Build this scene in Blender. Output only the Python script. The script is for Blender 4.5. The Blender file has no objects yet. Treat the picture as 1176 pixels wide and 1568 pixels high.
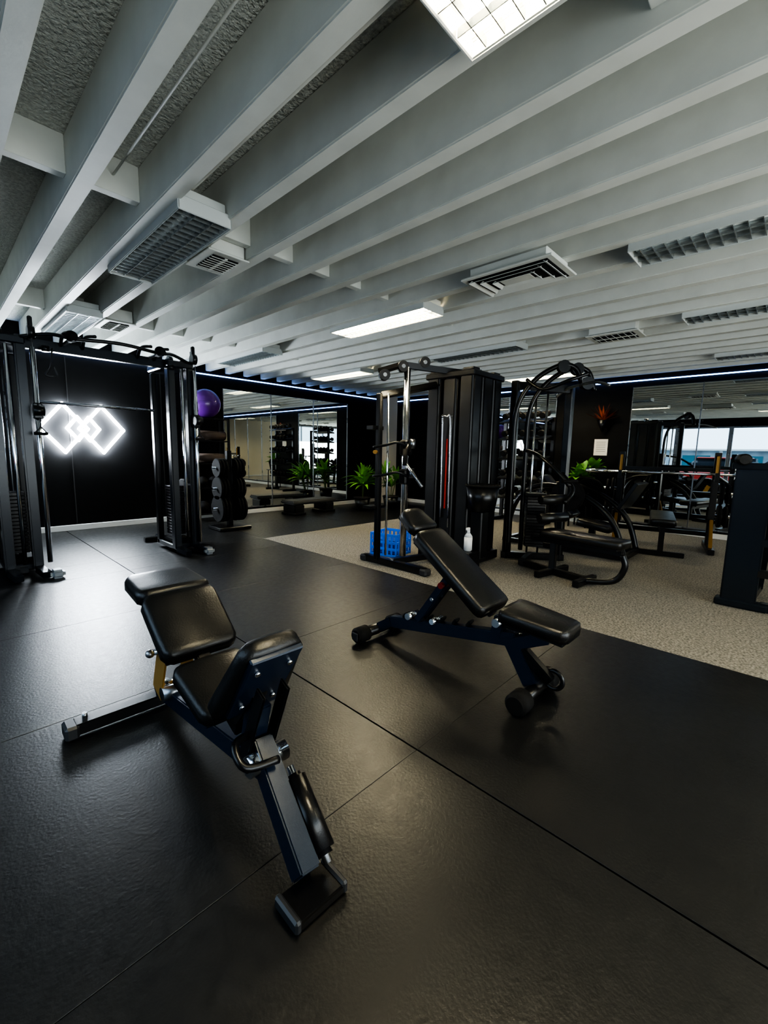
import bpy, bmesh, math, random
from mathutils import Vector, Matrix, Euler
random.seed(7)
SC=bpy.context.scene
# ------------------------------------------------------------------ materials
MATS={}
def mat(name,col=(.5,.5,.5),rough=.5,metal=0,emit=None,es=0,bump=0,bscale=50,var=0,vscale=8,spec=.5,rvar=0,coat=0,bdist=.01):
    if name in MATS: return MATS[name]
    m=bpy.data.materials.new(name);m.use_nodes=True;nt=m.node_tree;N=nt.nodes;L=nt.links
    b=N['Principled BSDF']
    b.inputs['Base Color'].default_value=(*col,1);b.inputs['Roughness'].default_value=rough
    b.inputs['Metallic'].default_value=metal;b.inputs['Specular IOR Level'].default_value=spec
    b.inputs['Coat Weight'].default_value=coat
    tc=N.new('ShaderNodeTexCoord')
    if emit: b.inputs['Emission Color'].default_value=(*emit,1);b.inputs['Emission Strength'].default_value=es
    if var or rvar:
        n=N.new('ShaderNodeTexNoise');n.inputs['Scale'].default_value=vscale;n.inputs['Detail'].default_value=6
        L.new(tc.outputs['Object'],n.inputs['Vector'])
    if var:
        r=N.new('ShaderNodeValToRGB');r.color_ramp.elements[0].position=.3;r.color_ramp.elements[1].position=.7
        r.color_ramp.elements[0].color=tuple(c*(1-var) for c in col)+(1,)
        r.color_ramp.elements[1].color=tuple(min(1,c*(1+var)) for c in col)+(1,)
        L.new(n.outputs['Fac'],r.inputs['Fac']);L.new(r.outputs['Color'],b.inputs['Base Color'])
    if rvar:
        mr=N.new('ShaderNodeMapRange');mr.inputs['From Min'].default_value=.3;mr.inputs['From Max'].default_value=.7
        mr.inputs['To Min'].default_value=rough-rvar;mr.inputs['To Max'].default_value=rough+rvar
        L.new(n.outputs['Fac'],mr.inputs['Value']);L.new(mr.outputs['Result'],b.inputs['Roughness'])
    if bump:
        n2=N.new('ShaderNodeTexNoise');n2.inputs['Scale'].default_value=bscale;n2.inputs['Detail'].default_value=4
        L.new(tc.outputs['Object'],n2.inputs['Vector'])
        bp=N.new('ShaderNodeBump');bp.inputs['Strength'].default_value=bump;bp.inputs['Distance'].default_value=bdist
        L.new(n2.outputs['Fac'],bp.inputs['Height']);L.new(bp.outputs['Normal'],b.inputs['Normal'])
    MATS[name]=m;return m
M_navy=mat('navy_powdercoat',(.010,.020,.040),.28,.2,bump=.05,bscale=300)
M_dnavy=mat('slate_black_powdercoat',(.007,.011,.017),.26,.2,bump=.05,bscale=300)
M_blk=mat('black_powdercoat',(.006,.006,.0065),.28,.1,bump=.05,bscale=300)
M_char=mat('charcoal_panel',(.009,.009,.0095),.36,.1,rvar=.05)
M_vinyl=mat('black_vinyl',(.007,.007,.007),.36,0,bump=.12,bscale=160,rvar=.05)
M_rub=mat('black_rubber',(.006,.006,.006),.78,0,bump=.1,bscale=120,spec=.25)
M_chr=mat('chrome',(.85,.87,.9),.12,1)
M_steel=mat('brushed_steel',(.35,.36,.38),.3,1,rvar=.06)
M_gold=mat('gold_anodised',(.34,.19,.05),.35,.6)
M_grey=mat('grey_foot_cap',(.03,.032,.035),.4,.2)
M_red=mat('red_plastic',(.25,.015,.01),.35)
M_white=mat('white_plastic',(.8,.8,.78),.4)
M_beam=mat('painted_timber',(.60,.62,.585),.55,0,bump=.12,bscale=25,var=.06,vscale=5)
M_pop=mat('popcorn_ceiling',(.66,.68,.64),.9,0,bump=1.0,bscale=60,var=.2,vscale=55,bdist=.03)
M_wall=mat('matte_black_wall',(.0035,.0035,.0038),.6,0,bump=.08,bscale=20,rvar=.05,spec=.15)
M_cream=mat('cream_paint',(.62,.56,.45),.6,bump=.05,bscale=30)
M_base=mat('white_trim',(.78,.78,.75),.45)
M_mir=mat('mirror_glass',(.80,.83,.81),.01,1)
M_led=mat('led_cool',(1,1,1),.5,emit=(.22,.42,1.0),es=9)
M_hex=mat('diamond_led',(1,1,1),.5,emit=(.84,.92,1.0),es=230)
M_tube=mat('fluorescent_lit',(1,1,1),.5,emit=(1,.84,.56),es=150)
M_tube0=mat('fluorescent_unlit',(.7,.75,.75),.3)
M_fix=mat('fixture_enamel',(.5,.53,.52),.35,0)
M_louv=mat('louver_metal',(.5,.54,.55),.22,.8)
M_dark=mat('dark_gap',(.004,.004,.004),.8)
def rubber_floor():
    m=bpy.data.materials.new('rubber_mat');m.use_nodes=True;nt=m.node_tree;N=nt.nodes;L=nt.links;b=N['Principled BSDF']
    tc=N.new('ShaderNodeTexCoord')
    n=N.new('ShaderNodeTexNoise');n.inputs['Scale'].default_value=3;n.inputs['Detail'].default_value=8;n.inputs['Roughness'].default_value=.65
    L.new(tc.outputs['Object'],n.inputs['Vector'])
    r=N.new('ShaderNodeValToRGB');r.color_ramp.elements[0].position=.3;r.color_ramp.elements[1].position=.75
    r.color_ramp.elements[0].color=(.0055,.0058,.006,1);r.color_ramp.elements[1].color=(.011,.0112,.011,1)
    L.new(n.outputs['Fac'],r.inputs['Fac']);L.new(r.outputs['Color'],b.inputs['Base Color'])
    n3=N.new('ShaderNodeTexNoise');n3.inputs['Scale'].default_value=26;n3.inputs['Detail'].default_value=3;L.new(tc.outputs['Object'],n3.inputs['Vector'])
    mr=N.new('ShaderNodeMapRange');mr.inputs['From Min'].default_value=.3;mr.inputs['From Max'].default_value=.7
    mr.inputs['To Min'].default_value=.34;mr.inputs['To Max'].default_value=.42
    L.new(n3.outputs['Fac'],mr.inputs['Value']);L.new(mr.outputs['Result'],b.inputs['Roughness'])
    n2=N.new('ShaderNodeTexNoise');n2.inputs['Scale'].default_value=90;n2.inputs['Detail'].default_value=5
    L.new(tc.outputs['Object'],n2.inputs['Vector'])
    bp=N.new('ShaderNodeBump');bp.inputs['Strength'].default_value=.25;bp.inputs['Distance'].default_value=.004
    L.new(n2.outputs['Fac'],bp.inputs['Height']);L.new(bp.outputs['Normal'],b.inputs['Normal'])
    b.inputs['Specular IOR Level'].default_value=.6
    return m
M_mat=rubber_floor()
def turf():
    m=bpy.data.materials.new('speckled_turf');m.use_nodes=True;nt=m.node_tree;N=nt.nodes;L=nt.links;b=N['Principled BSDF']
    tc=N.new('ShaderNodeTexCoord')
    n=N.new('ShaderNodeTexNoise');n.inputs['Scale'].default_value=75;n.inputs['Detail'].default_value=5
    L.new(tc.outputs['Object'],n.inputs['Vector'])
    r=N.new('ShaderNodeValToRGB');e=r.color_ramp.elements;e[0].position=.36;e[1].position=.64
    e[0].color=(.10,.094,.082,1);e[1].color=(.29,.275,.24,1)
    L.new(n.outputs['Fac'],r.inputs['Fac']);L.new(r.outputs['Color'],b.inputs['Base Color'])
    b.inputs['Roughness'].default_value=.85
    bp=N.new('ShaderNodeBump');bp.inputs['Strength'].default_value=.25;bp.inputs['Distance'].default_value=.004
    L.new(n.outputs['Fac'],bp.inputs['Height']);L.new(bp.outputs['Normal'],b.inputs['Normal'])
    return m
M_turf=turf()
# ------------------------------------------------------------------ builder
class B:
    def __init__(s,name,origin=(0,0,0),rz=0):
        s.name=name;s.o=Vector(origin);s.rz=rz;s.bm=bmesh.new();s.mats=[]
    def _merge(s,t,m,smooth=True):
        if m not in s.mats: s.mats.append(m)
        i=s.mats.index(m)
        for f in t.faces: f.material_index=i;f.smooth=smooth
        me=bpy.data.meshes.new('t');t.to_mesh(me);t.free();s.bm.from_mesh(me);bpy.data.meshes.remove(me)
    def box(s,c,sz,m,rot=None,bev=.004,seg=1):
        t=bmesh.new();bmesh.ops.create_cube(t,size=1)
        for v in t.verts: v.co=Vector((v.co.x*sz[0],v.co.y*sz[1],v.co.z*sz[2]))
        bv=min(bev,min(sz)*.45)
        if bv>0: bmesh.ops.bevel(t,geom=t.edges[:],offset=bv,segments=seg,affect='EDGES')
        M=Matrix.Translation(Vector(c))
        if rot is not None: M=M@(rot if isinstance(rot,Matrix) else Euler(rot).to_matrix().to_4x4())
        t.transform(M);s._merge(t,m,False);return s
    def frame(s,p0,p1,side=None):
        p0=Vector(p0);p1=Vector(p1);d=(p1-p0).normalized()
        sd=Vector(side) if side else Vector((1,0,0))
        if abs(sd.dot(d))>.95: sd=Vector((0,1,0)) if abs(d.y)<.9 else Vector((0,0,1))
        x=(sd-d*sd.dot(d)).normalized();y=d.cross(x)
        return p0,p1,d,x,y
    def beam(s,p0,p1,w,h,m,side=None,bev=.005,seg=2):
        p0,p1,d,x,y=s.frame(p0,p1,side);L=(p1-p0).length
        R=Matrix((x,y,d)).transposed().to_4x4()
        return s.box((p0+p1)/2,(w,h,L),m,R,bev,seg)
    def pad(s,p0,p1,w0,w1,th,m,up=(0,0,1),bev=.02,board=None,fl=0):
        """upholstered slab; p0,p1 = centre line of top face"""
        p0=Vector(p0);p1=Vector(p1);d=(p1-p0).normalized();u=Vector(up);u=(u-d*u.dot(d)).normalized();x=d.cross(u)
        t=bmesh.new();rings=[]
        L=(p1-p0).length
        cr=min(.035,L*.25)
        def w(k): return w0+(w1-w0)*k
        st=[(0,-cr),(cr*.3/L,-cr*.35),(cr/L,0)]+[(q,0) for q in(.3,.5,.7)]+[(1-cr/L,0),(1-cr*.3/L,-cr*.35),(1,-cr)]
        for k,dw in st:
            c=p0+d*L*k;hw=w(k)/2+dw
            prof=[(-hw,-th),(-hw,-bev),(-hw+bev*.35,-bev*.35),(-hw+bev,0),(0,.003),(hw-bev,0),(hw-bev*.35,-bev*.35),(hw,-bev),(hw,-th)]
            e=-bev*.7 if k in(0,1) else 0
            rings.append([t.verts.new(c+x*a+u*(b+(e if b>-th else 0))) for a,b in prof])
        for a,b in zip(rings,rings[1:]):
            for i in range(9): t.faces.new((a[i],a[(i+1)%9],b[(i+1)%9],b[i]))
        t.faces.new(rings[0]);t.faces.new(rings[-1][::-1])
        bmesh.ops.recalc_face_normals(t,faces=t.faces[:])
        s._merge(t,m,True)
        if board:
            c=(p0+p1)/2-u*(th+.008);R=Matrix((x,d,u)).transposed().to_4x4()
            s.box(c,(min(w0,w1)*.9,L*.92,.02),board,R,.004)
            for a in(-1,1):
                for b2 in(-1,1):
                    q=c+x*a*min(w0,w1)*.28+d*b2*L*.28
                    s.cyl(q-u*.008,q-u*.018,.009,M_chr,10)
        return s
    def cyl(s,p0,p1,r,m,seg=18,r2=None,bev=0):
        p0,p1,d,x,y=s.frame(p0,p1);L=(p1-p0).length
        t=bmesh.new();bmesh.ops.create_cone(t,cap_ends=True,segments=seg,radius1=r,radius2=r if r2 is None else r2,depth=L)
        if bev: bmesh.ops.bevel(t,geom=[e for e in t.edges if len([f for f in e.link_faces if len(f.verts)>4])==1],offset=bev,segments=2,affect='EDGES')
        M=Matrix.Translation((p0+p1)/2)@Matrix((x,y,d)).transposed().to_4x4();t.transform(M)
        if m not in s.mats: s.mats.append(m)
        i=s.mats.index(m)
        for f in t.faces: f.material_index=i;f.smooth=len(f.verts)<=4
        me=bpy.data.meshes.new('t');t.to_mesh(me);t.free();s.bm.from_mesh(me);bpy.data.meshes.remove(me)
        return s
    def path(s,pts,r,m,seg=10,sub=6,close=False):
        P=[Vector(p) for p in pts];Q=[]
        n=len(P)
        for i in range(n if close else n-1):
            a=P[(i-1)%n] if close or i>0 else P[0];b=P[i];c=P[(i+1)%n];d=P[(i+2)%n] if close or i+2<n else P[-1]
            for k in range(sub):
                t=k/sub;Q.append(.5*((2*b)+(c-a)*t+(2*a-5*b+4*c-d)*t*t+(-a+3*b-3*c+d)*t**3))
        if not close: Q.append(P[-1])
        t=bmesh.new();rings=[];px=None
        for i,q in enumerate(Q):
            nx=Q[(i+1)%len(Q)] if close or i+1<len(Q) else q;pv=Q[i-1] if close or i>0 else q
            d=(nx-pv).normalized()
            if px is None:
                px=d.orthogonal().normalized()
            x=(px-d*px.dot(d)).normalized();px=x;y=d.cross(x)
            rings.append([t.verts.new(q+x*r*math.cos(2*math.pi*j/seg)+y*r*math.sin(2*math.pi*j/seg)) for j in range(seg)])
        pr=list(zip(rings,rings[1:]))
        if close: pr.append((rings[-1],rings[0]))
        for a,b in pr:
            for j in range(seg): t.faces.new((a[j],a[(j+1)%seg],b[(j+1)%seg],b[j]))
        if not close: t.faces.new(rings[0][::-1]);t.faces.new(rings[-1])
        s._merge(t,m,True);return s
    def ring(s,c,ax,R,r,m,n=16):
        ax=Vector(ax).normalized();x=ax.orthogonal().normalized();y=ax.cross(x);c=Vector(c)
        return s.path([c+x*R*math.cos(2*math.pi*i/n)+y*R*math.sin(2*math.pi*i/n) for i in range(n)],r,m,8,2,True)
    def sphere(s,c,r,m,sc=(1,1,1)):
        t=bmesh.new();bmesh.ops.create_uvsphere(t,u_segments=28,v_segments=18,radius=r)
        t.transform(Matrix.Translation(Vector(c))@Matrix.Diagonal((*sc,1)));s._merge(t,m,True);return s
    def done(s):
        me=bpy.data.meshes.new(s.name+'_mesh');s.bm.normal_update();s.bm.to_mesh(me);s.bm.free()
        for m in s.mats: me.materials.append(m)
        ob=bpy.data.objects.new(s.name,me);SC.collection.objects.link(ob)
        ob.location=s.o;ob.rotation_euler=(0,0,s.rz);return ob
# ------------------------------------------------------------------ room
XL,XR,YF,YB,ZC,ZB=-1.6,8.15,-3.6,7.42,2.76,2.5
b=B('floor');b.box(((XL+XR)/2,(YF+YB)/2,-.06),(XR-XL+.4,YB-YF+.4,.09),M_dark,bev=0);b.done()
b=B('rubber_mat_flooring')
T=.015
def tiles(x0s,y0s):
    for i in range(len(x0s)-1):
        for j in range(len(y0s)-1):
            gx=.0035;gy=.001
            b.box(((x0s[i]+x0s[i+1])/2,(y0s[j]+y0s[j+1])/2,-T/2),(x0s[i+1]-x0s[i]-2*gx,y0s[j+1]-y0s[j]-2*gy,T),M_mat,bev=.001)
tiles([XL,-.55,1.28,3.09],[YF,-2.66,-1.44,-.22,1.0,2.22,3.44,4.66,5.2])
tiles([XL,-.55,1.28,3.09,4.92,6.75,XR],[5.2,6.42,YB])
b.done()
b=B('turf_carpet');b.box(((3.095+XR)/2,(YF+5.195)/2,-.0085),(XR-3.095,5.195-YF,.013),M_turf,bev=0);b.done()
b=B('ceiling');b.box(((XL+XR)/2,(YF+YB)/2,ZC+.05),(XR-XL+.4,YB-YF+.4,.1),M_pop,bev=0);b.done()
bx=[.66+.345*k for k in range(-6,22)]
b=B('ceiling_beams')
for x in bx: b.box((x,(YF+YB)/2,(ZB+ZC)/2),(.085,YB-YF,ZC-ZB),M_beam,bev=.006,seg=2)
for i in range(len(bx)-1):
    for y in(-2.6,2.9,5.75):
        b.box(((bx[i]+bx[i+1])/2,y,(ZB+.075+ZC)/2),(.345-.085,.06,ZC-ZB-.075),M_beam,bev=.003)
b.box(((bx[8]+bx[9])/2,.45,(ZB+ZC)/2+.03),(.26,.06,ZC-ZB-.06),M_beam,bev=.003)
b.done()
b=B('wall_back');b.box(((XL+XR)/2,YB+.1,1.38),(XR-XL+.4,.2,2.76),M_wall,bev=0)
b.done()
b=B('wall_right');b.box((XR+.1,(YF+YB)/2,1.38),(.2,YB-YF,2.76),M_wall,bev=0);b.done()
FX0,FX1,FZ0,FZ1=-1.2,4.4,.3,2.45  # opening added in the unseen front wall to let light onto the ceiling
M_dg=mat('dark_grey_wall',(.03,.03,.031),.6)
b=B('wall_front');yc=YF-.1
b.box(((XL-.2+FX0)/2,yc,1.38),(FX0-XL+.2,.2,2.76),M_dg,bev=0);b.box(((XR+.2+FX1)/2,yc,1.38),(XR+.2-FX1,.2,2.76),M_cream,bev=0)
b.box(((FX0+FX1)/2,yc,FZ0/2),(FX1-FX0,.2,FZ0),M_dg,bev=0);b.box(((FX0+FX1)/2,yc,(FZ1+2.76)/2),(FX1-FX0,.2,2.76-FZ1),M_dg,bev=0);b.done()
b=B('window_4')  # added window behind the camera, framing the opening that brightens the ceiling
for k in range(5): b.box((FX0+.03+(FX1-FX0-.06)*k/4,yc,(FZ0+FZ1)/2),(.06,.08,FZ1-FZ0),M_steel)
for z in(FZ0+.03,FZ1-.03): b.box(((FX0+FX1)/2,yc,z),(FX1-FX0,.08,.06),M_steel)
b.done()
b=B('wall_left');W0,W1,Z0,Z1=.2,4.6,.45,2.25
b.box((XL-.1,(YF+W0)/2,1.38),(.2,W0-YF,2.76),M_wall,bev=0)
b.box((XL-.1,(YB+W1)/2,1.38),(.2,YB-W1,2.76),M_wall,bev=0)
b.box((XL-.1,(W0+W1)/2,Z0/2),(.2,W1-W0,Z0),M_wall,bev=0)
b.box((XL-.1,(W0+W1)/2,(Z1+2.76)/2),(.2,W1-W0,2.76-Z1),M_wall,bev=0);b.done()
for i in range(3):
    b=B('window_%d'%(i+1));ya=W0+(W1-W0)/3*i;yb=ya+(W1-W0)/3
    for y in(ya+.03,yb-.03): b.box((XL-.1,y,(Z0+Z1)/2),(.08,.06,Z1-Z0),M_steel)
    for z in(Z0+.03,Z1-.03): b.box((XL-.1,(ya+yb)/2,z),(.08,yb-ya-.12,.05),M_steel)
    b.done()
b=B('street_pavement');b.box((-6,2.4,-.06),(8,16,.06),mat('concrete',(.30,.33,.36),.9,bump=.3),bev=0);b.done()
b=B('building_facade');fm=mat('facade',(.30,.38,.42),.7,var=.3,vscale=1.5)
b.box((-9.5,2.5,.8),(.3,16,1.6),fm)
for k in range(8):
    b.box((-9.33,-4+k*1.9,.9),(.05,1.1,.9),mat('teal_window',(.05,.16,.20),.1))
    b.box((-9.25,-3.05+k*1.9,.8),(.15,.12,1.6),mat('pale_stone',(.6,.6,.58),.7))
b.box((-9.3,2.5,1.62),(.5,16,.08),mat('pale_stone'))
b.done()
b=B('parked_car',(-5.6,2.2,-.03));cr_=mat('car_red_paint',(.4,.04,.03),.25,coat=.5)
b.box((0,0,.55),(1.75,4.2,.55),cr_,bev=.15,seg=3);b.box((0,-.1,1.02),(1.5,2.3,.5),mat('car_glass',(.03,.04,.05),.1),bev=.2,seg=3);b.box((0,-.1,1.27),(1.3,1.7,.06),cr_,bev=.03)
for sx in(-1,1):
    for y in(-1.3,1.3): b.cyl((sx*.72,y,.33),(sx*.9,y,.33),.33,M_rub,24,bev=.03);b.cyl((sx*.9,y,.33),(sx*.91,y,.33),.2,M_steel,18)
b.done()
b=B('baseboard_back');b.box(((XL+XR)/2,YB-.01,.04),(XR-XL,.02,.08),M_base);b.done()
b=B('baseboard_right');b.box((XR-.01,(YF+YB)/2-.01,.04),(.02,YB-YF-.02,.08),M_base);b.done()
b=B('led_strip');b.box(((XL+XR)/2,YB-.02,2.44),(XR-XL-.1,.025,.014),M_led,bev=0);b.done()
b=B('led_strip');b.box((XR-.02,(YF+YB)/2,2.44),(.025,YB-YF-.1,.014),M_led,bev=0);b.done()
b=B('trim_1')
for x in(.2,1.42,2.64): b.box((x,YB-.004,1.25),(.012,.008,2.3),M_char,bev=0)
b.done()
def mirror(p0,p1,z0,z1,axis):
    b=B('wall_mirror')
    if axis=='x':
        c=(p0+p1)/2;b.box((c,YB-.012,(z0+z1)/2),(p1-p0-.006,.012,z1-z0),M_mir,bev=.002)
        for x in(p0+.003,p1-.003): b.box((x,YB-.02,(z0+z1)/2),(.008,.02,z1-z0),M_steel,bev=0)
        b.box((c,YB-.02,z0),(p1-p0,.025,.02),M_steel,bev=0)
    else:
        c=(p0+p1)/2;b.box((XR-.012,c,(z0+z1)/2),(.012,p1-p0-.006,z1-z0),M_mir,bev=.002)
        for y in(p0+.003,p1-.003): b.box((XR-.02,y,(z0+z1)/2),(.02,.008,z1-z0),M_steel,bev=0)
        b.box((XR-.02,c,z0),(.025,p1-p0,.02),M_steel,bev=0)
    b.done()
for a,c in((3.66,4.62),(4.62,5.62),(5.62,6.56)): mirror(a,c,.12,2.24,'x')
for a,c in((3.35,4.3),(4.3,5.2),(1.15,2.10),(.2,1.15),(-.75,.2),(-1.7,-.75)): mirror(a,c,.12,2.34,'y')
# ------------------------------------------------------------------ light fixtures
def fixture(x,y,lit):
    b=B('fluorescent_ceiling_light',(x,y,0))
    L=1.28;w=.30;z=ZB-.03
    b.box((0,0,z+.075),(w-.05,L-.04,.07),M_fix)
    for sx in(-1,1): b.beam((sx*(w/2-.005),-L/2,z+.02),(sx*(w/2-.005),L/2,z+.02),.012,.075,M_fix,side=(1,0,0))
    for sy in(-1,1): b.box((0,sy*(L/2-.006),z+.02),(w,.012,.075),M_fix)
    tm=M_tube if lit else M_tube0
    for sx in(-.07,.07): b.cyl((sx,-L/2+.03,z+.025),(sx,L/2-.03,z+.025),.019,tm,12)
    if lit:
        b.box((0,0,z+.0455),(w-.03,L-.04,.004),mat('lit_reflector',(.9,.88,.8),.4,emit=(1,.74,.42),es=52),bev=0)
    else:
        b.box((0,0,z+.0455),(w-.03,L-.04,.004),M_louv,bev=0)
    n=20
    for i in range(1,n): b.box((0,-L/2+L*i/n,z),(w-.03,.0035,.028),M_louv,bev=0)
    for sx in(-.05,.05): b.box((sx,0,z-.001),(.0035,L-.03,.028),M_louv,bev=0)
    b.done()
fx=[1.1775,3.2475,4.97,7.04];ly=[.27,3.15,5.78]
lit={(0,0),(1,1),(2,2),(3,1)}
for i,x in enumerate(fx):
    for j,y in enumerate(ly): fixture(x,y,(i,j) in lit)
fixture(3.2475,-2.0,True);fixture(7.04,-2.0,True);fixture(5.0,-1.7,False)
b=B('conduit_pipe');b.path([(1.12,-2.5,2.60),(1.12,.5,2.60),(1.12,2.45,2.60),(1.12,2.62,2.60)],.013,M_beam,10,4)
b.path([(.83,-2.5,2.66),(.83,0,2.66),(.83,2.85,2.66)],.006,M_beam,8,2);b.done()
def vent(x,y,w,l,z0,name='ceiling_vent'):
    b=B(name,(x,y,0));b.box((0,0,(z0+2.62)/2+.01),(w,l,2.62-z0-.02),M_beam,bev=.004)
    b.box((0,0,z0+.004),(w+.05,l+.05,.012),M_beam,bev=.003)
    b.box((0,0,z0-.004),(w-.06,l-.06,.006),M_dark,bev=0)
    n=7
    for i in range(n):
        yy=-l/2+.05+(l-.1)*i/(n-1)
        b.box((0,yy,z0-.008),(w-.05,.028,.003),M_beam,rot=(math.radians(35),0,0),bev=0)
    b.box((0,0,z0-.010),(.02,l-.05,.006),M_beam,bev=0)
    b.done()
vent(1.5225,3.1,.24,.32,2.485);vent(1.5225,5.5,.24,.4,2.485);vent(5.15,1.55,.3,.45,2.46)
b=B('air_duct_diffuser',(2.95,1.56,0))
b.box((0,0,2.465),(.34,.56,.07),M_beam,bev=.006)
b.box((0,0,2.425),(.42,.66,.014),M_beam,bev=.004)
for k,(w,l) in enumerate(((.36,.58),(.26,.46),(.16,.32))):
    z=2.417-.001*k
    b.box((0,0,z),(w,l,.004),M_dark,bev=0)
    for sx in(-1,1): b.box((sx*(w/2-.02),0,z-.008),(.03,l-.02,.003),M_beam,rot=(0,math.radians(30*sx),0),bev=0)
    for sy in(-1,1): b.box((0,sy*(l/2-.02),z-.008),(w-.02,.03,.003),M_beam,rot=(math.radians(-30*sy),0,0),bev=0)
b.box((0,0,2.412),(.10,.22,.006),M_beam);b.done()
# ------------------------------------------------------------------ diamond light
b=B('diamond_led_wall_light')
def dia(cx,cz,rx,rz):
    P=[Vector((cx+rx,YB-.05,cz)),Vector((cx,YB-.05,cz+rz)),Vector((cx-rx,YB-.05,cz)),Vector((cx,YB-.05,cz-rz))]
    for i in range(4):
        b.cyl(P[i],P[(i+1)%4],.020,M_hex,8)
        b.sphere(P[i],.022,M_hex)
dia(1.34,1.44,.27,.33);dia(1.80,1.44,.27,.33);dia(1.50,1.44,.12,.16);dia(1.64,1.44,.12,.16)
b.done()
# ------------------------------------------------------------------ bench A
b=B('adjustable_weight_bench',(.66,1.5,.003),math.radians(-1.2))
def yz(y,z,x=0): return (x,y,z)
b.pad(yz(.545,.65),yz(.285,.635),.27,.29,.055,M_vinyl,board=M_navy)
b.pad(yz(.275,.633),yz(.03,.46),.29,.28,.055,M_vinyl,board=M_navy)
b.pad(yz(.015,.44),yz(-.22,.335),.27,.22,.05,M_vinyl,board=M_navy)
b.pad(yz(-.25,.40),yz(-.43,.665),.27,.19,.055,M_vinyl,up=(0,1,.6),board=M_navy)
b.beam(yz(.50,.57),yz(.27,.555),.05,.04,M_blk);b.beam(yz(.27,.555),yz(.0,.37),.05,.04,M_blk)
b.beam(yz(0,.37),yz(-.25,.27),.05,.05,M_blk)
b.beam(yz(.55,.085),yz(-.44,.225),.06,.075,M_navy)
b.cyl(yz(.47,.13,-.05),yz(.47,.13,.05),.022,M_chr)
b.cyl(yz(.36,.15,-.06),yz(.36,.15,.06),.03,M_steel)
b.beam((-.36,.555,.032),(.36,.555,.032),.06,.05,M_blk,side=(0,1,0))
for sx in(-1,1):
    b.box((sx*.355,.555,.03),(.05,.09,.06),M_grey,bev=.01)
    b.cyl((sx*.30,.575,.05),(sx*.30,.575,.075),.010,M_steel)
mg=mat('gold_bracket',(.60,.34,.09),.35,.6)
for sx in(-.055,.055):
    b.beam(yz(.43,.13,sx),yz(.31,.42,sx),.008,.10,mg,side=(1,0,0),bev=.002)
b.cyl(yz(.40,.33,-.08),yz(.40,.33,.08),.012,M_chr);b.sphere((-.085,.40,.33),.018,M_steel)
b.beam(yz(.30,.40),yz(.24,.56),.04,.05,M_blk)
b.beam(yz(-.30,.20),yz(-.36,.42),.055,.07,M_navy)
b.beam(yz(-.22,.29),yz(-.36,.46),.05,.05,M_blk)
for sx in(-.045,.045): b.beam(yz(-.33,.22,sx),yz(-.45,.50,sx*.9),.01,.05,M_blk,side=(1,0,0))
b.cyl(yz(-.40,.245,-.065),yz(-.40,.245,.065),.032,M_chr,20);b.cyl(yz(-.40,.245,-.07),yz(-.40,.245,.07),.014,M_blk)
b.path([(-.02,-.36,.32),(-.10,-.40,.34),(-.10,-.46,.30),(0,-.47,.28)],.012,M_blk)
b.beam(yz(-.36,.28,.0),yz(-.655,.055,-.03),.06,.08,M_navy)
b.cyl(yz(-.48,.21,.045),yz(-.66,.075,.03),.034,M_blk,22,bev=.012)
b.cyl(yz(-.46,.225,.045),yz(-.675,.062,.03),.012,M_chr)
b.beam((-.105,-.68,.014),(.045,-.68,.014),.10,.028,M_blk,side=(0,1,0))
for sx in(-.105,.045): b.box((sx,-.68,.018),(.02,.105,.036),M_grey,bev=.006)
b.done()
# ------------------------------------------------------------------ bench B
b=B('adjustable_weight_bench',(1.96,1.3,.003),0)
b.pad(yz(.335,.875),yz(.20,.775),.17,.24,.055,M_vinyl,board=M_blk)
b.pad(yz(.195,.77),yz(-.27,.43),.25,.285,.06,M_vinyl,board=M_blk)
b.pad(yz(-.325,.46),yz(-.655,.43),.27,.21,.06,M_vinyl,board=M_blk)
b.beam(yz(.26,.74),yz(-.24,.375),.05,.04,M_navy)
b.beam(yz(.46,.135),yz(-.38,.285),.055,.07,M_navy)
b.beam(yz(.46,.135),yz(.57,.06),.055,.06,M_navy)
b.cyl((-.20,.585,.052),(.20,.585,.052),.035,M_blk,20)
for sx in(-1,1): b.cyl((sx*.10,.585,.052),(sx*.205,.585,.052),.05,M_rub,24,bev=.012)
b.box((-.21,.585,.052),(.01,.05,.05),M_grey)
for i in range(6):
    y=.36-.09*i;b.beam(yz(y,.19+.178*(.36-y)),yz(y-.025,.225+.178*(.36-y)),.05,.014,M_blk)
b.cyl(yz(.30,.22,-.05),yz(.30,.22,.05),.02,M_chr);b.cyl(yz(.12,.24,-.05),yz(.12,.24,.05),.016,M_chr)
for sx in(-.035,.035): b.beam(yz(.24,.21,sx),yz(.02,.53,sx),.01,.045,M_navy,side=(1,0,0))
b.cyl(yz(.06,.47,-.06),yz(.06,.47,.06),.018,M_red);b.cyl(yz(.13,.37,-.045),yz(.13,.37,.045),.01,M_chr)
b.cyl(yz(.02,.545,-.05),yz(.02,.545,.05),.016,M_chr)
b.cyl(yz(-.29,.36,-.07),yz(-.29,.36,.07),.022,M_chr)
b.beam(yz(-.27,.27),yz(-.29,.38),.06,.06,M_navy)
b.beam(yz(-.30,.345),yz(-.60,.355),.05,.035,M_blk)
for sx in(-.03,.03): b.beam(yz(-.36,.26,sx),yz(-.54,.35,sx),.008,.06,M_navy,side=(1,0,0))
b.beam(yz(-.34,.29),yz(-.47,.085),.06,.075,M_navy)
b.beam(yz(-.40,.25),yz(-.56,.13),.045,.05,M_blk)
b.ring((.03,-.56,.13),(1,0,0),.045,.012,M_blk)
b.cyl((-.19,-.48,.055),(.19,-.48,.055),.032,M_blk,18)
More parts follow.
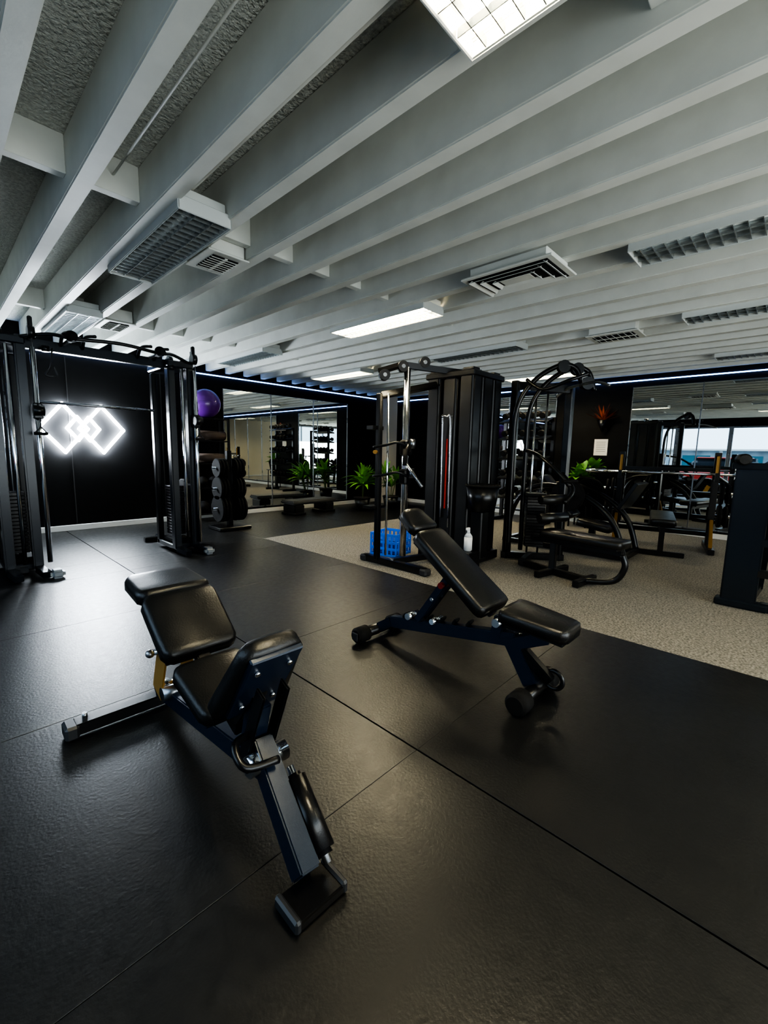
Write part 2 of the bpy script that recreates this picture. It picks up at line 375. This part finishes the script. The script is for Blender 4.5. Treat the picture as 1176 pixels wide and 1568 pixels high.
for sx in(-1,1): b.cyl((sx*.10,-.48,.055),(sx*.20,-.48,.055),.054,M_rub,24,bev=.012)
b.done()
# ------------------------------------------------------------------ functional trainer
b=B('cable_crossover_machine')
def tower(x0,x1,inn):
    for x in(x0,x1):
        b.box((x,5.05,1.1),(.075,.10,2.1),M_dnavy,bev=.012,seg=2)
        b.box((x,5.55,1.05),(.06,.08,2.0),M_blk,bev=.01)
    xm=(x0+x1)/2
    for x in(xm-.04,xm+.04): b.cyl((x,5.32,.1),(x,5.32,2.02),.013,M_chr,12)
    b.cyl((inn,4.965,.12),(inn,4.965,2.05),.021,M_chr,14)
    b.cyl((xm,4.985,.12),(xm,4.985,2.05),.016,M_chr,14)
    for k in range(17): b.box((xm,5.32,.2+k*.034),(.14,.2,.030),M_blk,bev=.003)
    b.box((xm,5.32,.13),(.2,.3,.04),M_rub)
    b.cyl((xm,5.32,.1),(xm,5.32,1.9),.005,M_steel,8)
    b.box((xm,5.3,2.10),(x1-x0+.08,.62,.07),M_dnavy,bev=.012)
    b.box((xm,5.35,.07),(x1-x0+.06,.5,.06),M_dnavy,bev=.01)
    for x in(x0,x1): b.beam((x,5.0,.06),(x+.03,4.80,.037),.07,.06,M_dnavy)
    b.box((inn+.02,4.81,.04),(.11,.14,.08),mat('pale_foot_cap',(.22,.24,.26),.35,.3),bev=.025,seg=3)
    b.beam((xm,5.1,.05),(xm,5.95,.05),.07,.07,M_dnavy)
    b.box((xm,5.93,.03),(.34,.08,.06),M_blk,bev=.01)
    b.box((inn,4.955,1.5),(.07,.07,.14),M_blk,bev=.01);b.cyl((inn-.04,4.90,1.5),(inn+.04,4.90,1.5),.045,M_blk,20)
    b.cyl((inn,4.90,1.5),(inn,4.93,2.1),.004,M_steel,6)
    b.cyl((inn-.025,4.97,2.17),(inn+.025,4.97,2.17),.055,M_blk,20);b.box((inn,5.0,2.19),(.03,.06,.14),M_dnavy)
    b.cyl((xm-.02,5.3,2.17),(xm+.02,5.3,2.17),.06,M_blk,20)
    b.path([(inn,4.89,1.44),(inn,4.88,1.36),(inn-.04,4.88,1.30),(inn+.04,4.88,1.30),(inn,4.88,1.36)],.006,M_blk,6)
    b.cyl((inn-.05,4.88,1.30),(inn+.05,4.88,1.30),.014,M_rub,10)
    b.box((inn,4.98,2.26),(.035,.05,.1),M_blk,bev=.01)
tower(.44,.64,.72);tower(1.90,2.10,2.13)
for z in(.35,.65): b.cyl((2.15,5.55,z),(2.36,5.55,z),.02,M_chr)
for z,r in((.35,.21),(.65,.17)):
    for k in range(3): b.cyl((2.17+k*.045,5.55,z),(2.205+k*.045,5.55,z),r,M_rub,28,bev=.008)
b.beam((.55,5.12,2.10),(2.05,5.12,2.10),.07,.09,M_dnavy,side=(0,1,0))
b.path([(.65,5.0,2.13),(.85,4.9,2.17),(1.0,4.78,2.14),(1.35,4.75,2.16),(1.7,4.78,2.14),(1.88,4.9,2.17),(2.08,5.0,2.13)],.017,M_blk)
for x in(.98,1.72):
    b.cyl((x,5.1,2.14),(x,4.72,2.14),.016,M_blk);b.cyl((x,4.86,2.14),(x,4.70,2.14),.026,M_rub)
    b.sphere((x,4.79,2.16),.05,M_rub)
for x in(.95,1.12,1.6,1.76): b.path([(x,5.08,2.12),(x,4.95,2.2),(x+.05,4.82,2.2)],.015,M_blk)
for x in(.82,1.9): b.cyl((x,5.0,2.03),(x,5.0,2.08),.03,M_blk)
b.path([(.86,4.95,2.06),(.84,4.95,1.9),(.80,4.95,1.82),(.88,4.95,1.82),(.86,4.95,1.9)],.007,M_blk,6)
b.cyl((.78,5.45,1.62),(1.86,5.45,1.62),.014,M_steel,10)
b.done()
b=B('plate_loaded_leg_machine')
b.beam((.12,5.3,.04),(.12,6.4,.04),.08,.07,M_blk);b.beam((-.3,5.3,.04),(.3,5.3,.04),.08,.07,M_blk,side=(0,1,0))
b.beam((.12,5.35,.05),(.0,5.9,1.1),.07,.07,M_dnavy);b.beam((.12,6.35,.05),(.0,5.9,1.1),.07,.07,M_dnavy)
b.cyl((-.2,5.7,.55),(.34,5.7,.55),.022,M_chr);b.cyl((.16,5.7,.55),(.2,5.7,.55),.22,M_rub,28,bev=.01)
b.pad((.1,5.4,.5),(.1,5.75,.46),.28,.28,.07,M_vinyl);b.beam((.1,5.57,.04),(.1,5.57,.42),.06,.06,M_blk)
b.done()
# ------------------------------------------------------------------ ball and accessory shelf
b=B('accessory_shelf_rack',(3.28,7.18,0))
for x in(-.27,.27):
    for y in(-.17,.17): b.box((x,y,.85),(.035,.035,1.7),M_blk)
for z in(.12,.55,.95,1.32,1.68): b.box((0,0,z),(.56,.37,.02),M_blk)
fr=mat('foam_roller_brown',(.06,.04,.03),.7,bump=.2,bscale=60)
for z,r in((1.05,.075),(1.42,.075)):
    for y in(-.09,.09): b.cyl((-.24,y,z-.005),(.24,y,z-.005),r,fr,22,bev=.01)
for x in(-.15,.05,.18): b.sphere((x,-.05,.65),.09,M_rub)
for x in(-.14,.1): b.sphere((x,-.03,.23),.10,M_rub)
b.done()
b=B('purple_exercise_ball',(3.24,7.16,1.93));b.sphere((0,0,0),.235,mat('purple_vinyl',(.10,.02,.20),.3,bump=.03,bscale=10,coat=.3))
b.ring((0,0,.02),(0,0,1),.2365,.002,mat('purple_vinyl_dark',(.07,.015,.15),.4),24);b.done()
b=B('weight_plate_tree',(3.1,6.15,0))
b.box((0,0,.03),(.5,.4,.05),M_blk,bev=.01);b.box((0,0,.6),(.07,.07,1.15),M_blk)
for z,r in((.32,.2),(.62,.17),(.92,.14)):
    b.cyl((-.26,0,z),(.26,0,z),.02,M_chr)
    for sx in(-1,1):
        for k in range(3): b.cyl((sx*(.06+k*.05),0,z),(sx*(.095+k*.05),0,z),r,M_rub,28,bev=.008)
b.done()
# ------------------------------------------------------------------ step, plants
b=B('aerobic_step_platform',(5.1,6.85,0),math.radians(4))
gs=mat('grey_step',(.05,.052,.052),.5,bump=.3,bscale=200)
b.box((0,0,.235),(1.1,.38,.07),gs,bev=.02,seg=3)
for x in(-.38,.38): b.box((x,0,.10),(.24,.36,.195),M_blk,bev=.02,seg=2);b.box((x,0,.02),(.28,.40,.04),M_blk,bev=.01)
b.done()
gl=mat('plant_leaf',(.14,.36,.05),.4,var=.4,vscale=3)
rl=mat('red_leaf',(.30,.06,.02),.5,var=.4,vscale=5)
def leaves(b,base,n,L,w,m,up=.8,droop=.6):
    base=Vector(base)
    for i in range(n):
        a=random.uniform(0,2*math.pi);l=L*random.uniform(.6,1.1);e=random.uniform(.35,1.35)
        d=Vector((math.cos(a),math.sin(a),0));t=bmesh.new();pr=None;side=Vector((-d.y,d.x,0))
        for k in range(7):
            s=k/6;c=base+d*(l*s*math.cos(e))+Vector((0,0,l*(s*math.sin(e)-droop*s*s*(1-.5*math.sin(e)))))
            ww=w*math.sin(math.pi*min(1,.12+s*.88))*.5+.001
            q=[t.verts.new(c-side*ww),t.verts.new(c+Vector((0,0,-ww*.4))),t.verts.new(c+side*ww)]
            if pr: t.faces.new((pr[0],pr[1],q[1],q[0]));t.faces.new((pr[1],pr[2],q[2],q[1]))
            pr=q
        b._merge(t,m,True)
def plant(name,loc,H,L,n=46,potm=M_blk,stems=4,w=.055):
    b=B(name,loc)
    b.cyl((0,0,0),(0,0,.26),.12,potm,24,r2=.17);b.cyl((0,0,.25),(0,0,.27),.18,potm,24);b.cyl((0,0,.262),(0,0,.274),.16,mat('soil',(.03,.02,.012),.9),20)
    for k in range(stems):
        x=random.uniform(-.09,.09);y=random.uniform(-.09,.09);h=H*random.uniform(.55,1.0)
        b.path([(x*.5,y*.5,.25),(x,y,(h+.25)/2),(x*1.6,y*1.6,h)],.01,mat('stem',(.10,.14,.04),.6))
        leaves(b,(x*1.6,y*1.6,h),n//stems,L,w,gl)
    b.done()
plant('potted_dracaena',(6.15,6.45,0),.78,.56,80,w=.07)
plant('potted_dracaena',(6.85,6.3,0),.82,.5,60,w=.07)
b=B('plant_stand',(7.68,2.62,0));
for sx in(-.14,.14):
    for sy in(-.14,.14): b.beam((sx,sy,0),(sx*.9,sy*.9,.56),.025,.025,M_blk)
b.box((0,0,.57),(.34,.34,.025),M_blk);b.done()
plant('potted_pothos',(7.68,2.62,.585),.46,.34,64,M_blk,4,.12)
b=B('wall_planter',(XR-.1,2.50,1.74));b.cyl((0,0,-.12),(0,0,.08),.015,M_blk,4,r2=.10);b.box((.075,0,.0),(.02,.1,.12),M_blk)
leaves(b,(0,0,.07),40,.30,.03,rl,droop=.15);b.done()
b=B('paper_notice');b.box((XR-.006,2.53,1.36),(.006,.22,.28),mat('paper',(.9,.88,.83),.8),bev=0)
for k in range(6): b.box((XR-.0105,2.53,1.45-k*.032),(.002,.15,.005),M_char,bev=0)
b.done()
b=B('support_pillar',(7.55,7.05,0));b.box((0,0,1.24),(.28,.28,2.48),M_cream,bev=.01);b.box((0,0,.06),(.31,.31,.12),M_cream);b.done()
# ------------------------------------------------------------------ centre multi station
b=B('multi_station_cable_machine')
b.box((4.16,2.75,.06),(.66,.66,.10),M_blk,bev=.01)
for (x,y,w,l,h) in((3.95,2.96,.17,.17,1.98),(3.93,2.75,.12,.18,1.90),(3.95,2.54,.17,.17,1.98),(4.16,2.52,.20,.13,1.92),(4.37,2.54,.17,.17,1.98),(4.37,2.96,.17,.17,1.98),(4.16,2.98,.2,.12,1.92),(4.38,2.75,.12,.2,1.9)):
    b.box((x,y,.1+h/2),(w,l,h),M_char,bev=.025,seg=3)
b.box((4.16,2.75,2.02),(.62,.62,.06),M_blk,bev=.01)
b.box((3.865,2.75,.98),(.006,.02,.75),M_red,bev=0);b.box((3.866,2.70,1.0),(.008,.012,1.2),M_chr,bev=0)
b.path([(3.86,2.80,.5),(3.84,2.80,1.5),(3.80,2.78,1.58),(3.80,2.72,1.58),(3.84,2.70,1.5),(3.86,2.70,.5)],.008,M_steel)
b.cyl((3.45,2.98,.1),(3.45,2.98,2.05),.035,M_chr,20);b.box((3.28,3.2,.92),(.06,.06,1.76),M_blk,bev=.01)
b.cyl((3.33,3.12,.1),(3.33,3.12,1.8),.012,M_chr,10)
b.beam((3.3,2.55,.04),(3.3,3.4,.04),.07,.07,M_blk)
for y in(2.55,3.4): b.box((3.3,y,.035),(.1,.09,.07),M_grey,bev=.015)
b.beam((3.3,3.0,.06),(3.9,2.85,.06),.07,.06,M_blk);b.beam((3.3,3.2,1.78),(3.95,2.9,1.95),.06,.06,M_blk)
b.beam((3.38,3.02,2.08),(4.05,2.72,2.06),.07,.06,M_blk)
b.beam((3.4,3.0,2.08),(3.28,3.22,2.02),.06,.05,M_blk)
for p in((3.40,3.0,2.06),(3.62,2.90,2.12),(3.30,3.16,1.98)):
    b.cyl((p[0]-.02,p[1]-.03,p[2]),(p[0]+.02,p[1]+.03,p[2]),.055,M_blk,20);b.cyl((p[0]-.022,p[1]-.033,p[2]),(p[0]+.022,p[1]+.033,p[2]),.02,M_chr,12)
for z in(1.25,.95):
    b.box((3.45,2.97,z),(.11,.1,.16),M_blk,bev=.015);b.cyl((3.40,2.88,z+.04),(3.44,2.85,z+.04),.05,M_steel,18)
    b.path([(3.42,2.9,z),(3.30,2.95,z+.05),(3.22,3.05,z+.02),(3.2,3.2,z)],.014,M_blk)
b.path([(3.42,2.9,1.22),(3.30,2.80,1.28),(3.22,2.78,1.20)],.016,M_blk);b.cyl((3.23,2.79,1.23),(3.19,2.76,1.08),.022,M_rub)
b.path([(3.40,2.93,1.10),(3.36,2.80,1.0),(3.40,2.70,.86)],.016,M_steel)
b.cyl((3.12,3.1,1.2),(3.34,3.28,1.2),.02,M_gold)
b.box((3.27,3.25,.62),(.22,.12,.03),M_blk);b.box((3.27,3.25,1.45),(.16,.1,.04),M_blk)
b.cyl((3.41,2.93,.3),(3.41,2.93,2.05),.004,M_steel,6)
b.box((3.76,2.40,.11),(.22,.24,.20),M_blk,bev=.01)
b.cyl((3.92,2.32,.62),(3.92,2.32,.88),.13,M_blk,28,r2=.17);b.ring((3.92,2.32,.88),(0,0,1),.17,.012,M_rub,24)
b.box((3.95,2.36,.36),(.14,.14,.5),M_blk,bev=.01)
b.done()
b=B('spray_bottle',(3.77,2.37,.212));b.cyl((0,0,0),(0,0,.15),.042,M_white,22,bev=.008);b.cyl((0,0,.15),(0,0,.19),.042,M_white,22,r2=.014)
b.cyl((0,0,.19),(0,0,.215),.016,M_white);b.box((-.012,0,.228),(.06,.022,.028),M_white,bev=.006);b.done()
bl=mat('blue_crate',(.01,.16,.80),.4)
b=B('blue_milk_crate',(3.74,3.42,0),math.radians(12))
w,h=.34,.27
for sx in(-1,1):
    for z in(.015,.09,.165,h-.015):
        b.box((sx*w/2,0,z),(.014,w,.03),bl,bev=.003);b.box((0,sx*w/2,z),(w,.014,.03),bl,bev=.003)
    for k in range(7):
        q=-w/2+w*k/6
        b.box((sx*w/2,q,h/2),(.012,.022,h),bl,bev=.002);b.box((q,sx*w/2,h/2),(.022,.012,h),bl,bev=.002)
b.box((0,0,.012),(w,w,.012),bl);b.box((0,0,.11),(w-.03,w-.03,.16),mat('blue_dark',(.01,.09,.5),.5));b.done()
# ------------------------------------------------------------------ lat pulldown / row station
b=B('lat_pulldown_row_machine')
for (x,y,h) in((4.62,2.38,2.02),(4.95,1.90,1.95)): b.box((x,y,h/2),(.08,.08,h),M_blk,bev=.01)
b.box((4.78,2.14,.04),(.08,.7,.07),M_blk,rot=(0,0,math.radians(34)));b.beam((4.62,2.38,1.97),(4.95,1.9,1.92),.08,.08,M_blk,side=(0,0,1))
for k in range(18): b.box((4.78,2.14,.18+k*.034),(.2,.2,.030),M_blk,rot=(0,0,math.radians(34)),bev=.003)
for d in(-.06,.06): b.cyl((4.78+d*.56,2.14-d*.83,.08),(4.78+d*.56,2.14-d*.83,1.9),.012,M_chr,10)
for off in(0,.22):
    b.path([(4.50+off,2.30-off*.2,.1),(4.48+off,2.30-off*.2,1.2),(4.48+off,2.28-off*.2,1.7),(4.54+off,2.14-off*.2,1.98),(4.64+off,1.92-off*.2,2.13),(4.74+off,1.78-off*.2,2.10),(4.80+off,1.72-off*.2,1.90)],.026,M_blk)
b.path([(4.50,2.2,2.0),(4.48,2.0,1.88),(4.5,1.75,1.95),(4.62,1.6,2.02)],.018,M_blk)
for p in((4.66,1.88,2.12),(4.88,1.82,2.12),(4.80,1.68,1.95)): b.cyl((p[0]-.02,p[1]-.02,p[2]),(p[0]+.02,p[1]+.02,p[2]),.065,M_blk,22)
b.path([(4.45,1.35,1.86),(4.58,1.52,1.92),(4.72,1.7,1.93),(4.86,1.9,1.92),(4.98,2.06,1.86)],.014,M_steel)
b.cyl((4.72,1.7,1.93),(4.72,1.7,2.08),.004,M_steel,6)
b.path([(4.6,2.2,1.25),(4.42,1.98,1.2),(4.35,1.75,1.05),(4.38,1.62,.9)],.02,M_blk);b.cyl((4.30,1.66,.95),(4.46,1.58,.95),.018,M_rub)
b.path([(4.9,1.9,1.0),(4.7,1.7,.85),(4.5,1.7,.72)],.022,M_blk)
for z,r in((.75,.05),(.56,.05)): b.cyl((4.28,1.86,z),(4.62,1.72,z),r,M_vinyl,20,bev=.01)
b.pad((4.32,1.80,.46),(4.22,1.02,.46),.28,.26,.07,M_vinyl,board=M_blk)
b.beam((4.34,1.95,.345),(4.22,1.05,.345),.06,.05,M_blk)
b.path([(4.22,1.05,.33),(4.22,1.02,.22),(4.22,1.10,.08),(4.18,1.32,.04),(4.16,1.38,.04)],.028,M_blk)
b.beam((4.0,1.36,.035),(4.38,1.32,.035),.06,.06,M_blk,side=(0,1,0));b.beam((4.2,1.3,.04),(4.4,2.1,.04),.06,.06,M_blk)
b.beam((4.30,1.7,.04),(4.31,1.7,.34),.06,.06,M_blk)
b.beam((4.05,1.75,.035),(4.55,1.65,.035),.06,.06,M_blk,side=(0,1,0));b.beam((4.35,2.05,.05),(4.75,2.15,.05),.07,.07,M_blk)
b.done()
b=B('plate_loaded_leg_press',(5.75,2.1,0))
for sx in(-.28,.28):
    b.path([(sx,-.75,.05),(sx,-.60,.45),(sx,-.25,.72),(sx,.25,.82),(sx,.6,.6),(sx,.75,.05)],.035,M_blk)
    b.beam((sx,-.75,.04),(sx,.75,.04),.06,.06,M_blk)
    b.cyl((sx,-.1,.72),(sx*1.8,-.1,.72),.022,M_chr)
    for k in range(2): b.cyl((sx*(1.15+k*.2),-.1,.72),(sx*(1.28+k*.2),-.1,.72),.19,M_rub,28,bev=.008)
for y in(-.75,.75,0): b.beam((-.3,y,.04),(.3,y,.04),.06,.06,M_blk,side=(0,1,0))
b.pad((0,-.15,.42),(0,-.55,.36),.34,.34,.08,M_vinyl);b.pad((0,-.1,.45),(0,.35,.95),.32,.3,.08,M_vinyl,up=(0,-1,.5))
b.beam((0,-.3,.05),(0,-.3,.33),.07,.07,M_blk);b.beam((0,.1,.05),(0,.2,.7),.07,.07,M_blk);b.box((0,-.72,.75),(.5,.04,.35),M_blk,rot=(.5,0,0))
b.done()
b=B('dumbbell_storage_rack',(7.35,3.55,0))
for y in(-.45,.45):
    b.beam((.12,y,.0),(.12,y,1.85),.06,.06,M_blk);b.beam((-.25,y,.03),(.2,y,.03),.06,.06,M_blk)
for z in(.45,.8,1.15,1.5,1.8):
    b.box((0,0,z),(.26,.9,.03),M_blk,rot=(0,-.25,0))
    for k in range(5):
        y=-.34+k*.17
        b.cyl((-.14,y,z+.07),(.10,y,z+.12),.016,M_chr,10)
        for e in(0,1): b.cyl((-.15+e*.18,y,z+.068+e*.04),(-.08+e*.18,y,z+.083+e*.04),.055,M_rub,12,bev=.006)
b.done()
def press(loc,rz=0):
    b=B('olympic_bench_press',loc,rz)
    for sx in(-.55,.55):
        b.beam((sx,.0,.04),(sx,.0,1.28),.07,.07,M_blk);b.beam((sx,-.45,.035),(sx,.35,.035),.07,.07,M_blk)
        b.box((sx,-.055,1.12),(.035,.035,.24),M_gold,bev=.008);b.beam((sx,-.30,.06),(sx,-.08,.40),.04,.04,M_gold)
        b.box((sx,-.10,.92),(.05,.12,.03),M_blk);b.box((sx,-.15,.97),(.05,.02,.1),M_blk)
        for z in(.45,.75):
            b.cyl((sx,.05,z),(sx*1.45,.05,z),.02,M_chr)
            for k in range(2): b.cyl((sx*(1.12+k*.12),.05,z),(sx*(1.19+k*.12),.05,z),.15-.02*k,M_rub,26,bev=.006)
    b.beam((-.55,.02,1.05),(.55,.02,1.05),.05,.05,M_blk,side=(0,1,0));b.beam((-.55,.02,.2),(.55,.02,.2),.06,.06,M_blk,side=(0,1,0))
    b.cyl((-1.0,-.10,1.0),(1.0,-.10,1.0),.015,M_chr,12)
    for sx in(-1,1): b.cyl((sx*.72,-.10,1.0),(sx*1.0,-.10,1.0),.025,M_chr,14)
    b.pad((0,.15,.46),(0,-.95,.46),.28,.28,.07,M_vinyl,board=M_blk)
    b.beam((0,.0,.34),(0,-.95,.34),.06,.06,M_blk);b.beam((0,-.85,.03),(0,-.85,.32),.06,.06,M_blk);b.beam((-.25,-.85,.03),(.25,-.85,.03),.06,.06,M_blk,side=(0,1,0))
    b.beam((0,0,.2),(0,0,.34),.06,.06,M_blk)
    b.done()
press((7.0,1.30,0),math.radians(-78))
# ------------------------------------------------------------------ right edge machine
b=B('dip_and_leg_raise_station')
b.box((4.50,.24,.58),(.075,.23,1.12),M_dnavy,bev=.012,seg=2)
b.box((4.50,.22,.03),(.12,.34,.06),M_dnavy,bev=.012)
b.beam((4.45,.38,1.15),(4.58,-.5,1.15),.10,.05,M_dnavy)
b.cyl((4.38,.30,1.20),(4.58,.34,1.20),.045,M_vinyl,20,bev=.01);b.cyl((4.42,.02,1.20),(4.62,.06,1.20),.045,M_vinyl,20,bev=.01)
b.beam((4.50,.15,.55),(4.6,-.6,.55),.06,.06,M_dnavy);b.beam((4.5,.15,.30),(4.6,-.6,.30),.06,.06,M_blk)
b.beam((4.5,.1,.035),(4.62,-.8,.035),.08,.07,M_dnavy)
b.box((4.62,-.62,.6),(.075,.16,1.16),M_dnavy,bev=.012)
b.beam((4.5,.2,.035),(5.3,.15,.035),.08,.07,M_dnavy);b.beam((5.2,.15,.03),(5.1,.1,1.5),.08,.08,M_dnavy)
b.beam((4.52,.22,1.10),(5.12,.12,1.2),.06,.06,M_blk)
b.pad((5.0,-.05,.65),(4.98,-.05,1.05),.3,.3,.06,M_vinyl,up=(-1,0,0));b.beam((5.14,.12,.85),(5.05,-.05,.85),.05,.05,M_blk)
b.done()
# ------------------------------------------------------------------ sky and added ceiling fill
w=bpy.data.worlds.new('World');SC.world=w;w.use_nodes=True;bg=w.node_tree.nodes['Background']
bg.inputs[0].default_value=(.58,.79,1.0,1);bg.inputs[1].default_value=3.2
ld=bpy.data.lights.new('added_ceiling_fill','AREA');ld.shape='RECTANGLE';ld.size=5.4;ld.size_y=2.0;ld.energy=165;ld.color=(1.0,.97,.86)  # fill lamp added inside the room, aimed up to brighten the ceiling
lo=bpy.data.objects.new('added_ceiling_fill',ld);SC.collection.objects.link(lo);lo.location=(1.6,YF+.75,.95);lo.rotation_euler=(math.radians(135),0,0)
SC.view_settings.view_transform='AgX'
try: SC.view_settings.look='AgX - High Contrast'
except Exception: pass
# ------------------------------------------------------------------ camera (calibrated)
th,ro,ph=.1375,.0206,.7582
F=Vector((math.cos(ph)*math.cos(th),math.sin(ph)*math.cos(th),-math.sin(th)))
R0=Vector((math.sin(ph),-math.cos(ph),0));U0=R0.cross(F)
R=R0*math.cos(ro)+U0*math.sin(ro);U=-R0*math.sin(ro)+U0*math.cos(ro)
cd=bpy.data.cameras.new('camera');cd.sensor_width=36;cd.lens=36*662.22/1568;cd.clip_start=.02
co=bpy.data.objects.new('camera',cd);SC.collection.objects.link(co)
M=Matrix((R,U,-F)).transposed().to_4x4();M.translation=Vector((0,0,1.2));co.matrix_world=M
SC.camera=co
